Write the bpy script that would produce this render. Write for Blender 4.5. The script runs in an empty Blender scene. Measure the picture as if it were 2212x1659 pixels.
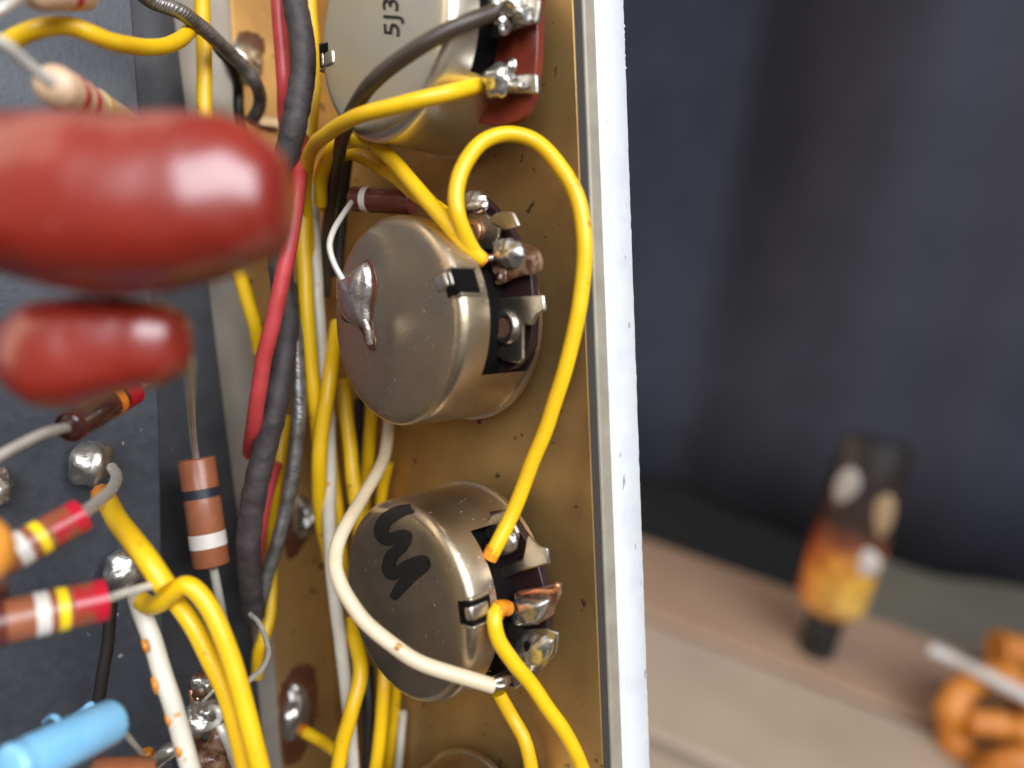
import bpy, bmesh, math, random
import numpy as np
from mathutils import Matrix, Vector, noise as mnoise

random.seed(7)
C = bpy.context.scene.collection
SC = bpy.context.scene

# ------------------------------------------------------------------ camera frame
# photograph coordinates below are on a 2212 x 1659 grid, FPX is the focal length on that grid
FPX, CX, CY = 1609.0, 1106.0, 829.5
PITCH, ROLL, TABLE_Z, CAM_Z = math.radians(20), math.radians(6.5), 0.75, 1.05
# camera axes: right, down, forward.  world up seen in those axes:
gup = np.array([math.sin(ROLL)*math.cos(PITCH), -math.cos(ROLL)*math.cos(PITCH), -math.sin(PITCH)])
fwd = np.array([0, 0, 1.0]); wy = fwd - fwd.dot(gup)*gup; wy /= np.linalg.norm(wy)
wx = np.cross(wy, gup)
W2C = np.stack([wx, wy, gup], 1)            # columns: world axes in camera axes
CAM_POS = np.array([0, 0, CAM_Z])
def cam2world(c): return W2C.T @ np.asarray(c, float) + CAM_POS       # metres
# chassis frame (mm): X through the front wall, Y along the chassis, Z off the chassis floor
CR = np.array([[0.69371904, -0.04563184, 0.71879874], [-0.07978792, -0.99671731, 0.01372895], [0.71581267, -0.06687549, -0.69508265]])
CO = np.array([-33.43234, 0.0, 125.5815])
def ray(px, py): return np.array([(px-CX)/FPX, (py-CY)/FPX, 1.0])
def D(px, py, d): return CR.T @ (ray(px, py)*d - CO)                  # point at depth d mm
def Zp(px, py, z, clamp=None):                                         # point on the plane Z=z
    r = CR.T @ ray(px, py); o = -CR.T @ CO; t = (z-o[2])/r[2]; p = o + r*t
    if clamp is not None and p[0] > clamp: return Xp(px, py, clamp)
    return p
def Xp(px, py, x):
    r = CR.T @ ray(px, py); o = -CR.T @ CO; t = (x-o[0])/r[0]; return o + r*t
def depth(p): return (CR @ np.asarray(p) + CO)[2]
def Wz(px, py, z):                                                     # world point (m) on a level plane
    r = W2C.T @ ray(px, py); t = (z-CAM_POS[2])/r[2]; return CAM_POS + r*t
def Wd(px, py, d): return cam2world(ray(px, py)*d)

Mch = np.eye(4); Mch[:3, :3] = W2C.T @ CR; Mch[:3, 3] = cam2world(CO*0.001)
MCH = Matrix(Mch.tolist())

cam = bpy.data.cameras.new('camera'); camo = bpy.data.objects.new('camera', cam); C.objects.link(camo)
m = np.eye(4); m[:3, 0] = W2C.T @ [1, 0, 0]; m[:3, 1] = W2C.T @ [0, -1, 0]; m[:3, 2] = W2C.T @ [0, 0, -1]; m[:3, 3] = CAM_POS
camo.matrix_world = Matrix(m.tolist())
cam.sensor_width = 36; cam.lens = 36*FPX/2212; cam.clip_start = 0.002; cam.clip_end = 50
cam.dof.use_dof = True; cam.dof.focus_distance = 0.089; cam.dof.aperture_fstop = cam.lens/2.7; cam.dof.aperture_blades = 0
SC.camera = camo

w = bpy.data.worlds.new('World'); SC.world = w; w.use_nodes = True
bg = w.node_tree.nodes['Background']; bg.inputs[0].default_value = (1.0, 0.86, 0.72, 1); bg.inputs[1].default_value = 0.23

def area(name, cpos, ctgt, sx, sy, energy, col):
    l = bpy.data.lights.new(name, 'AREA'); l.shape = 'RECTANGLE'; l.size = sx; l.size_y = sy; l.energy = energy; l.color = col
    o = bpy.data.objects.new(name, l); C.objects.link(o)
    p = Vector(cam2world(cpos)); t = Vector(cam2world(ctgt)); d = (t-p).normalized()
    o.matrix_world = Matrix.Translation(p) @ d.to_track_quat('-Z', 'Y').to_matrix().to_4x4()
area('window_light', (0.36, -0.40, -0.78), (0, 0, 0.09), 1.3, 0.6, 27, (0.88, 0.93, 1.0))
area('lamp_light', (-1.0, -0.62, 0.0), (0, 0, 0.09), 1.6, 1.4, 14, (1.0, 0.84, 0.64))

SC.view_settings.view_transform = 'Standard'; SC.view_settings.look = 'None'; SC.view_settings.exposure = 0; SC.view_settings.gamma = 1

# ------------------------------------------------------------------ materials
def mat(name, col, rough=0.5, metal=0.0, col2=None, nscale=300, bump=0.0, bscale=600, coat=0.0, rvar=0.0, cmid=0.5, csoft=0.2, spec=0.5, wave=None, flecks=None):
    M = bpy.data.materials.new(name); M.use_nodes = True; nt = M.node_tree; N = nt.nodes; L = nt.links
    b = N['Principled BSDF']; b.inputs['Base Color'].default_value = (*col, 1); b.inputs['Roughness'].default_value = rough
    b.inputs['Metallic'].default_value = metal; b.inputs['Coat Weight'].default_value = coat; b.inputs['Coat Roughness'].default_value = 0.08
    b.inputs['Specular IOR Level'].default_value = spec
    tc = N.new('ShaderNodeTexCoord')
    if col2 is not None or rvar:
        n = N.new('ShaderNodeTexNoise'); n.inputs['Scale'].default_value = nscale; n.inputs['Detail'].default_value = 5; L.new(tc.outputs['Object'], n.inputs['Vector'])
        if col2 is not None:
            r = N.new('ShaderNodeValToRGB'); r.color_ramp.elements[0].position = cmid-csoft; r.color_ramp.elements[1].position = cmid+csoft
            r.color_ramp.elements[0].color = (*col, 1); r.color_ramp.elements[1].color = (*col2, 1)
            L.new(n.outputs['Fac'], r.inputs['Fac']); L.new(r.outputs['Color'], b.inputs['Base Color'])
        if rvar:
            q = N.new('ShaderNodeMapRange'); q.inputs['From Min'].default_value = .3; q.inputs['From Max'].default_value = .7
            q.inputs['To Min'].default_value = max(.02, rough-rvar); q.inputs['To Max'].default_value = rough+rvar
            L.new(n.outputs['Fac'], q.inputs['Value']); L.new(q.outputs['Result'], b.inputs['Roughness'])
    if flecks:
        mp = N.new('ShaderNodeMapping'); mp.inputs['Scale'].default_value = flecks[0]; mp.inputs['Rotation'].default_value = (.5, .2, .1)
        n3 = N.new('ShaderNodeTexNoise'); n3.inputs['Scale'].default_value = 1; n3.inputs['Detail'].default_value = 2
        r3 = N.new('ShaderNodeValToRGB'); r3.color_ramp.elements[0].position = flecks[1]; r3.color_ramp.elements[1].position = flecks[1]+.04
        mx = N.new('ShaderNodeMix'); mx.data_type = 'RGBA'; mx.inputs[7].default_value = (*flecks[2], 1)
        L.new(tc.outputs['Object'], mp.inputs['Vector']); L.new(mp.outputs['Vector'], n3.inputs['Vector']); L.new(n3.outputs['Fac'], r3.inputs['Fac']); L.new(r3.outputs['Color'], mx.inputs[0])
        old = b.inputs['Base Color'].links[0].from_socket if b.inputs['Base Color'].links else None
        if old: L.new(old, mx.inputs[6])
        else: mx.inputs[6].default_value = (*col, 1)
        L.new(mx.outputs[2], b.inputs['Base Color'])
        if flecks[3]:
            m4 = N.new('ShaderNodeMix'); m4.data_type = 'FLOAT'; L.new(r3.outputs['Color'], m4.inputs[0])
            oldr = b.inputs['Roughness'].links[0].from_socket if b.inputs['Roughness'].links else None
            if oldr: L.new(oldr, m4.inputs[2])
            else: m4.inputs[2].default_value = rough
            m4.inputs[3].default_value = flecks[3]; L.new(m4.outputs[0], b.inputs['Roughness'])
    h = None
    if bump:
        n2 = N.new('ShaderNodeTexNoise'); n2.inputs['Scale'].default_value = bscale; n2.inputs['Detail'].default_value = 4; L.new(tc.outputs['Object'], n2.inputs['Vector'])
        h = n2.outputs['Fac']; strength = bump
    if wave:
        wv = N.new('ShaderNodeTexWave'); wv.inputs['Scale'].default_value = wave[0]; wv.bands_direction = 'DIAGONAL'; wv.inputs['Distortion'].default_value = wave[2]
        mp = N.new('ShaderNodeMapping'); mp.inputs['Scale'].default_value = (2.0, 1.0, 0.0)
        L.new(tc.outputs['UV'], mp.inputs['Vector']); L.new(mp.outputs['Vector'], wv.inputs['Vector']); h = wv.outputs['Fac']; strength = wave[1]
    if h is not None:
        bp = N.new('ShaderNodeBump'); bp.inputs['Strength'].default_value = strength; bp.inputs['Distance'].default_value = 0.0003
        L.new(h, bp.inputs['Height']); L.new(bp.outputs['Normal'], b.inputs['Normal'])
    return M

M = {}
M['brass'] = mat('aged_brass', (.57, .365, .14), .50, .80, (.27, .145, .055), 60, .06, 1500, rvar=.08, cmid=.56, csoft=.2, flecks=((420, 420, 420), .68, (.13, .065, .03), .7))
M['steel'] = mat('dull_steel', (.36, .33, .28), .5, .35, (.28, .25, .21), 120, .05, 900, csoft=.2)
M['lip_steel'] = mat('beige_steel', (.34, .30, .23), .55, .2, (.27, .23, .17), 300, .05, 900)
M['white_paint'] = mat('white_panel', (.66, .665, .68), .42, .05, (.54, .545, .565), 150, .15, 700, cmid=.60, csoft=.14, rvar=.12, flecks=((900, 350, 900), .69, (.34, .33, .32), 0))
M['gap_shade'] = mat('painted_gap_shade', (.03, .025, .02), .7)  # dark colour stands in for shade in the wall gap
M['fibre'] = mat('black_fibre', (.030, .033, .041), .40, 0, (.040, .043, .052), 700, .10, 1500, rvar=.03, flecks=((700, 700, 700), .72, (.20, .20, .21), 0))
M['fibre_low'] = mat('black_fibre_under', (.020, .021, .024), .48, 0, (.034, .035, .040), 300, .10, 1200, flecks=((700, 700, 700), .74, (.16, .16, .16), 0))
M['nickel'] = mat('dull_nickel', (.64, .54, .40), .37, 1.0, (.43, .33, .22), 130, .08, 2500, rvar=.10, csoft=.28, flecks=((1100, 1500, 4200), .70, (.95, .87, .72), .6))
M['nickel_reflecting'] = mat('nickel_with_reflections', (.80, .76, .66), .40, 1.0, (.78, .68, .48), 60, .05, 2500, rvar=.07, flecks=((1100, 1500, 4200), .75, (.95, .88, .75), .6))  # lighter, yellower nickel copy, brighter reflections put into the colour
M['tin'] = mat('tinned_metal', (.62, .59, .53), .34, 1.0, (.45, .40, .34), 500, .15, 1500)
M['solder'] = mat('solder', (.70, .69, .66), .30, .92, (.42, .39, .35), 420, .5, 800, rvar=.15)
M['flux'] = mat('burnt_flux', (.085, .028, .014), .25, 0, (.27, .17, .10), 650, .8, 900, coat=.3, cmid=.55, csoft=.12)
M['flux_stain'] = mat('flux_stain', (.060, .022, .012), .35, 0, (.14, .045, .018), 350, .3, 900)
M['copper'] = mat('copper', (.85, .42, .25), .35, .9)
M['phenolic'] = mat('brown_phenolic', (.030, .011, .012), .4, 0, (.018, .008, .008), 250)
M['phenolic_red'] = mat('red_phenolic', (.26, .045, .022), .30, 0, (.15, .025, .014), 250)
M['black'] = mat('black_recess_shade', (.005, .004, .004), .9, spec=.08)  # near-black in place of shade inside slots, cans and holes
M['yellow'] = mat('yellow_pvc', (.80, .50, .006), .38, 0, (.70, .39, .005), 160, .15, 500, csoft=.25, flecks=((420, 420, 420), .68, (.50, .22, .015), 0))
M['orange_end'] = mat('scorched_yellow', (.75, .27, .008), .4, 0, (.5, .12, .01), 700)
M['white_wire'] = mat('offwhite_pvc', (.60, .56, .47), .4, 0, (.52, .47, .37), 300, .08, 700, flecks=((420, 420, 420), .71, (.50, .28, .10), 0))
M['cream_wire'] = mat('cream_pvc', (.64, .54, .38), .42, 0, (.54, .42, .27), 150, .05, 900)
M['stain'] = mat('orange_stain', (.55, .20, .02), .4)
M['sleeve'] = mat('brown_black_sleeve', (.027, .020, .021), .65, 0, (.056, .043, .043), 500, .6, 900)
M['brown_wire'] = mat('dark_brown_wire', (.055, .036, .024), .42, 0, (.035, .023, .016), 300, .1, 800)
M['black_wire'] = mat('black_wire', (.016, .013, .011), .45)
M['braid'] = mat('braided_shield', (.30, .285, .27), .34, .6, (.13, .12, .11), 700, wave=(1.7, .3, 5.0))
M['red_wire'] = mat('red_wire', (.50, .055, .060), .42, 0, (.38, .03, .03), 300, .2, 700)
M['red_cap'] = mat('red_epoxy', (.25, .020, .011), .30, 0, (.19, .015, .009), 120, .25, 330, coat=.2, rvar=.05, spec=.8, flecks=((500, 500, 500), .74, (.45, .20, .15), 0))
M['tan'] = mat('tan_ceramic', (.62, .42, .27), .35, 0, (.55, .36, .22), 300)
M['res_brown'] = mat('brown_resistor', (.30, .105, .048), .30, 0, (.25, .08, .035), 500, .08, 900)
M['res_dark'] = mat('dark_red_resistor', (.13, .030, .020), .3, 0, (.09, .02, .015), 400)
M['b_red'] = mat('red_band', (.46, .010, .026), .22)
M['b_crimson'] = mat('crimson_band', (.38, .018, .024), .24, 0, (.24, .07, .03), 350, cmid=.5, csoft=.06)
M['b_yellow'] = mat('yellow_band', (.85, .58, .01), .35)
M['b_white'] = mat('white_band', (.66, .62, .56), .4, 0, (.58, .52, .46), 400)
M['b_black'] = mat('black_band', (.02, .022, .03), .35)
M['b_gold'] = mat('gold_band', (.62, .46, .14), .35, .3)
M['b_orange'] = mat('orange_band', (.8, .22, .02), .35)
M['glass'] = mat('dark_glaze', (.085, .022, .018), .12, 0, (.05, .018, .02), 300, coat=.8)
M['lead'] = mat('tinned_lead', (.62, .585, .52), .45, .35, (.52, .48, .41), 500, .1, 900)
M['blue'] = mat('blue_sleeve', (.22, .50, .74), .25, 0, (.16, .42, .66), 250, coat=.3)
M['ink'] = mat('black_ink', (.010, .008, .008), .5)
M['orange_blob'] = mat('orange_epoxy', (.72, .28, .04), .3, 0, None)
M['curtain'] = mat('navy_curtain', (.042, .043, .058), .9, 0, (.034, .035, .046), 20, .2, 900, spec=.12)
M['wall'] = mat('olive_wall', (.10, .092, .075), .8)
M['olive'] = mat('olive_board', (.115, .105, .085), .75, 0, (.09, .085, .066), 30)
M['tan_spot'] = mat('tan_print', (.30, .20, .11), .5)
M['grey_spot'] = mat('grey_print', (.30, .265, .235), .5)
M['wood'] = mat('pale_wood', (.34, .225, .155), .5, 0, (.26, .165, .11), 14, .05, 300, csoft=.25)
M['wood2'] = mat('grey_wood', (.39, .305, .235), .5, 0, (.30, .23, .17), 14, .05, 300, csoft=.25)
M['case'] = mat('hem_shade_block', (.008, .008, .008), .7)  # black standing in for shade below the curtain hem
M['floor_dark'] = mat('dark_carpet', (.05, .045, .04), .95)
M['orange'] = mat('orange_rubber', (.54, .20, .028), .5, 0, (.42, .13, .015), 60)
M['cap_black'] = mat('black_plastic', (.012, .012, .012), .4)
M['white_cable'] = mat('white_plastic', (.44, .41, .39), .5)

# ------------------------------------------------------------------ geometry helpers
class G:
    def __init__(s): s.v = []; s.f = []; s.uv = []
    def add(s, vs, fs, uvs=None):
        b = len(s.v); s.v += [tuple(map(float, x)) for x in vs]; s.f += [tuple(i+b for i in f) for f in fs]
        s.uv += (uvs if uvs is not None else [[(0, 0)]*len(f) for f in fs]); return s
    def box(s, lo, hi):
        x0, y0, z0 = lo; x1, y1, z1 = hi
        return s.add([(x0,y0,z0),(x1,y0,z0),(x1,y1,z0),(x0,y1,z0),(x0,y0,z1),(x1,y0,z1),(x1,y1,z1),(x0,y1,z1)],
                     [(0,3,2,1),(4,5,6,7),(0,1,5,4),(1,2,6,5),(2,3,7,6),(3,0,4,7)])
    def prism(s, pts, off):
        """closed outline (3D points) extruded by vector off"""
        pts = [np.asarray(p, float) for p in pts]; n = len(pts); off = np.asarray(off, float)
        nr = sum((np.cross(pts[i]-pts[0], pts[(i+1) % n]-pts[0]) for i in range(n)), np.zeros(3))
        if nr.dot(off) > 0: pts = pts[::-1]
        vs = pts + [p+off for p in pts]
        fs = [tuple(range(n)), tuple(range(2*n-1, n-1, -1))] + [(i, i+n, (i+1) % n+n, (i+1) % n) for i in range(n)]
        return s.add(vs, fs)
    def tube(s, path, r, seg=12, cap=True):
        P = [np.asarray(p, float) for p in path]; n = len(P)
        R = [r]*n if np.isscalar(r) else list(r)
        T = []
        for i in range(n):
            t = P[min(i+1, n-1)]-P[max(i-1, 0)]; T.append(t/max(np.linalg.norm(t), 1e-9))
        a = np.array([0, 0, 1.0]) if abs(T[0][2]) < .9 else np.array([1.0, 0, 0])
        u = np.cross(T[0], a); u /= np.linalg.norm(u)
        vs = []; ln = 0; lens = []
        for i in range(n):
            u = u - T[i]*u.dot(T[i]); u /= np.linalg.norm(u); v = np.cross(T[i], u)
            if i: ln += np.linalg.norm(P[i]-P[i-1])
            lens.append(ln)
            for k in range(seg):
                an = 2*math.pi*k/seg; vs.append(P[i]+R[i]*(math.cos(an)*u+math.sin(an)*v))
        fs = []; uv = []
        for i in range(n-1):
            for k in range(seg):
                k2 = (k+1) % seg; fs.append((i*seg+k, i*seg+k2, (i+1)*seg+k2, (i+1)*seg+k))
                uv.append([(k/seg, lens[i]), ((k+1)/seg, lens[i]), ((k+1)/seg, lens[i+1]), (k/seg, lens[i+1])])
        if cap:
            fs.append(tuple(range(seg-1, -1, -1))); uv.append([(0, 0)]*seg)
            fs.append(tuple((n-1)*seg+k for k in range(seg))); uv.append([(0, 0)]*seg)
        return s.add(vs, fs, uv)
    def lathe(s, A, B, prof, seg=40, ref=None, skip=None, cap=True):
        """prof: (t along A->B in mm, r); skip(angle, t) drops a face"""
        A = np.asarray(A, float); B = np.asarray(B, float); ax = (B-A)/np.linalg.norm(B-A)
        u = np.array(ref if ref is not None else ([0, 0, 1.0] if abs(ax[2]) < .9 else [1.0, 0, 0]))
        u = u - ax*u.dot(ax); u /= np.linalg.norm(u); v = np.cross(ax, u)
        vs = []; fs = []
        for t, r in prof:
            for k in range(seg):
                an = 2*math.pi*k/seg; vs.append(A+ax*t+max(r, 1e-4)*(math.cos(an)*u+math.sin(an)*v))
        for i in range(len(prof)-1):
            for k in range(seg):
                if skip and skip(2*math.pi*(k+.5)/seg, (prof[i][0]+prof[i+1][0])/2): continue
                k2 = (k+1) % seg; fs.append((i*seg+k, i*seg+k2, (i+1)*seg+k2, (i+1)*seg+k))
        if cap:
            fs.append(tuple(range(seg-1, -1, -1))); fs.append(tuple((len(prof)-1)*seg+k for k in range(seg)))
        return s.add(vs, fs)
    def blob(s, c, axes, amp=.15, seed=0, fr=1.3, sub=3):
        bm = bmesh.new(); bmesh.ops.create_icosphere(bm, subdivisions=sub, radius=1)
        c = np.asarray(c, float); ax = [np.asarray(a, float) for a in axes]
        vs = []
        for v in bm.verts:
            p = v.co; k = 1+amp*mnoise.noise(Vector((p.x*fr+seed*3.7, p.y*fr-seed*1.3, p.z*fr+seed)))*2
            vs.append(c+k*(p.x*ax[0]+p.y*ax[1]+p.z*ax[2]))
        fs = [tuple(v.index for v in f.verts) for f in bm.faces]; bm.free()
        return s.add(vs, fs)

def cr(pts, n=10):
    P = [np.asarray(p, float) for p in pts]; P = [2*P[0]-P[1]] + P + [2*P[-1]-P[-2]]; out = []
    for i in range(1, len(P)-2):
        for k in range(n):
            t = k/n; a, b, c, d = P[i-1], P[i], P[i+1], P[i+2]
            out.append(.5*((2*b)+(-a+c)*t+(2*a-5*b+4*c-d)*t*t+(-a+3*b-3*c+d)*t**3))
    out.append(P[-2]); return out

def thing(name, label, cat, base, group=None, world=False, kind=None):
    o = bpy.data.objects.new(name, None); o.empty_display_size = .005; C.objects.link(o)
    place(o, base, world); props(o, label, cat, group, kind); return o
def place(o, base, world):
    base = np.asarray(base, float)
    o.matrix_world = Matrix.Translation(Vector(base)) if world else MCH @ Matrix.Translation(Vector(base*.001))
    FR[o.name] = (base, world)
def props(o, label, cat, group, kind):
    if kind: o['kind'] = kind
    if label: o['label'] = label
    if cat: o['category'] = cat
    if group: o['group'] = group
FR = {}
def mesh(name, g, base, world, m, smooth):
    k = 1.0 if world else .001
    me = bpy.data.meshes.new(name)
    me.from_pydata([tuple((np.asarray(v)-base)*k) for v in g.v], [], g.f)
    ul = me.uv_layers.new(name='UVMap'); flat = [c for f in g.uv for uv in f for c in uv]; ul.data.foreach_set('uv', flat)
    if smooth: me.polygons.foreach_set('use_smooth', [True]*len(me.polygons))
    me.materials.append(M[m] if isinstance(m, str) else m); me.update(); return me
def part(name, g, m, parent, smooth=True, label=None, bevel=0, edge=None, kind=None):
    base, world = FR[parent.name]
    o = bpy.data.objects.new(name, mesh(name, g, base, world, m, smooth)); C.objects.link(o); o.parent = parent; FR[o.name] = (base, world)
    finish(o, bevel, edge, world, smooth); props(o, label, None, None, kind); return o
def solo(name, label, cat, g, m, base=None, group=None, world=False, smooth=True, bevel=0, edge=None, kind=None):
    if base is None: base = np.mean(np.array(g.v), 0)
    o = bpy.data.objects.new(name, mesh(name, g, np.asarray(base, float), world, m, smooth)); C.objects.link(o)
    place(o, base, world); props(o, label, cat, group, kind); finish(o, bevel, edge, world, smooth); return o
def finish(o, bevel, edge, world, smooth):
    if bevel:
        b = o.modifiers.new('bevel', 'BEVEL'); b.width = bevel*(1 if world else .001); b.segments = 3; b.limit_method = 'ANGLE'; b.angle_limit = math.radians(40)
    if smooth and (edge or bevel):
        a = math.radians(edge or 40)
        bm = bmesh.new(); bm.from_mesh(o.data)
        for e in bm.edges:
            if len(e.link_faces) == 2 and e.calc_face_angle(0) > a: e.smooth = False
        bm.to_mesh(o.data); bm.free()

def pos(p, rclamp=None):
    """waypoint -> chassis mm: (px,py,z) plane Z; (px,py,'x',v) plane X; (px,py,'d',v) depth"""
    if len(p) == 3: return Zp(p[0], p[1], p[2], rclamp)
    return Xp(p[0], p[1], p[3]) if p[2] == 'x' else D(p[0], p[1], p[3])
def path(pts, wpx, n=10):
    r = wpx*100/FPX/2
    q = [pos(p, -1.2) for p in pts]; dm = np.mean([depth(x) for x in q]); r = wpx*dm/FPX/2
    return cr(q, n), r

def wire(label, pts, wpx, m, name='wire', cat='wire', group=None, base_i=0, seg=12, ends=None, wob=0):
    P, r = path(pts, wpx)
    P = [p+.10*np.array(mnoise.noise_vector(Vector((p[0]*.22+len(label), p[1]*.22, p[2]*.22)))) if 0 < i < len(P)-1 else p for i, p in enumerate(P)]
    off = lambda q: q[0] < -15 or q[1] < -15 or q[1] > 1675
    if off(pts[0]): P = [P[0]+(P[0]-P[2])/max(1e-6, np.linalg.norm(P[0]-P[2]))*e for e in (24, 12)] + P
    if off(pts[-1]): P = P + [P[-1]+(P[-1]-P[-3])/max(1e-6, np.linalg.norm(P[-1]-P[-3]))*e for e in (12, 24)]
    if wob:
        rr = [r*(1+wob*mnoise.noise(Vector((i*.35, label.__len__(), 0)))) for i in range(len(P))]
    else: rr = r
    g = G().tube(P, rr, seg)
    if ends is None:
        return solo(name, label, cat, g, m, base=P[0], group=group, edge=60)
    t = thing(name, label, cat, P[0], group); part('insulation', g, m, t, edge=60)
    for kind, pts2, w2, m2 in ends:
        P2, r2 = path(pts2, w2); part(kind, G().tube(P2, r2, 10), m2, t, edge=60)
    return t

def poly(pts, x=None, z=None):
    return [Xp(a, b, x) if x is not None else Zp(a, b, z) for a, b in pts]
def wobble(pts, n=4, amp=.0, seed=0):
    """smooth closed outline from corner pixels"""
    P = [np.array(p, float) for p in pts]; k = len(P); out = []
    for i in range(k):
        a, b, c, d = P[i-1], P[i], P[(i+1) % k], P[(i+2) % k]
        for j in range(n):
            t = j/n; q = .5*((2*b)+(-a+c)*t+(2*a-5*b+4*c-d)*t*t+(-a+3*b-3*c+d)*t**3)
            q = q+amp*np.array([mnoise.noise(Vector((i*1.7+j*.9, seed, 0))), mnoise.noise(Vector((i*1.3+j*.7, seed, 9)))])
            out.append(q)
    return out
EX, EY, EZ = np.eye(3)
def Dd(l): return [(a, b, 'd', d) for a, b, d in l]

#@@SETTING
# ------------------------------------------------------------------ room behind
e1, e2 = Wz(1390, 1160, TABLE_Z), Wz(2000, 1370, TABLE_Z); s1, s2 = Wz(1390, 1330, TABLE_Z), Wz(1950, 1560, TABLE_Z)
u = (e2-e1)/np.linalg.norm(e2-e1); v = np.cross([0, 0, 1.0], u); v = -v if v.dot(CAM_POS-e1) < 0 else v
pw = .5*((s1-e1).dot(v)+(s2-e1).dot(v))
tb = thing('wooden_table', 'pale wooden plank table under the bottle and the orange bundle', 'table', e1, world=True)
for k in range(5):
    a, b = k*pw, (k+1)*pw-.007; g = G()
    lo = e1 + v*a - u*.9; vs = []
    for z in (TABLE_Z-.03, TABLE_Z):
        for q in (e1+v*a-u*.9, e1+v*b-u*.9, e1+v*b+u*.9, e1+v*a+u*.9): vs.append((q[0], q[1], z))
    g.add(vs, [(0, 1, 2, 3), (7, 6, 5, 4), (0, 4, 5, 1), (1, 5, 6, 2), (2, 6, 7, 3), (3, 7, 4, 0)])
    part('plank', g, 'wood' if k == 0 else 'wood2', tb, smooth=False, bevel=.003)
g = G()
for sx, kk in ((-.8, .2), (.8, .2), (-.8, 4.6), (.8, 4.6)):
    q = e1+u*sx+v*pw*kk; g = G().box((q[0]-.03, q[1]-.03, 0), (q[0]+.03, q[1]+.03, TABLE_Z-.031)); part('leg', g, 'wood2', tb, smooth=False, bevel=.004)
g = G().box((-4, -3, -.02), (4, 4, 0)); solo('floor', None, None, g, 'floor_dark', world=True, smooth=False, kind='structure')
# wall behind, the curtain hanging in front of it
wdist = .62
def along(a, dv, z): q = e1+u*a-v*dv; return np.array([q[0], q[1], z])
g = G(); vs = [along(-3, wdist, 0), along(3, wdist, 0), along(3, wdist+.1, 0), along(-3, wdist+.1, 0)]
g.prism(vs, (0, 0, 2.6)); solo('back_wall', 'plain olive grey wall behind the dark curtain', 'wall', g, 'wall', world=True, smooth=False, base=along(0, wdist, 0))
ZB = TABLE_Z-.03
c1, c2 = Wz(1395, 1106, ZB), Wz(2100, 1283, ZB); uc = (c2-c1)/np.linalg.norm(c2-c1); vc = np.cross([0, 0, 1.0], uc); vc = -vc if vc.dot(CAM_POS-c1) > 0 else vc
nx, nz = 240, 14; vs = []
for j in range(nz+1):
    for i in range(nx+1):
        a = -1.0+2.4*i/nx; z = ZB+.004+(2.3-ZB)*j/nz
        kf = .30+.70*min(1, j/2.5); dv = .02+.06*kf+kf*(.080*math.sin(a*13+.9*math.sin(a*6.3+.4)+.06*j+1.2)+.014*math.sin(a*36+1.1+.1*j))+.003*math.sin(a*71+j*.3)
        q = c1+uc*a+vc*dv; vs.append((q[0], q[1], z))
fs = [(j*(nx+1)+i, j*(nx+1)+i+1, (j+1)*(nx+1)+i+1, (j+1)*(nx+1)+i) for j in range(nz) for i in range(nx)]
o = solo('curtain', 'dark navy curtain hanging in soft folds behind the table', 'curtain', G().add(vs, fs), 'curtain', world=True, base=c1)
sm = o.modifiers.new('thick', 'SOLIDIFY'); sm.thickness = .002
# low things between the table edge and the curtain: black case for the hem shade at the left, olive board at the right
qa = Wz(1800, 1275, ZB); am = (qa-e1).dot(u)
def slab(a0, a1, d0, d1): return [along(a0, d0, 0), along(a1, d0, 0), along(a1, d1, 0), along(a0, d1, 0)]
solo('hem_shade_block', 'black flat topped case standing in for shade behind the table edge, left of the bottle', 'case', G().prism(slab(-.9, am, .012, .40), (0, 0, ZB)), 'case', world=True, smooth=False, bevel=.004, base=along(-.3, .2, 0))  # black block added where the curtain hem only shades the floor
solo('olive_box', 'olive grey flat topped box behind the table edge, right of the bottle', 'box', G().prism(slab(am+.004, 1.2, .012, .40), (0, 0, ZB)), 'olive', world=True, smooth=False, bevel=.004, base=along(.6, .2, 0))

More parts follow.
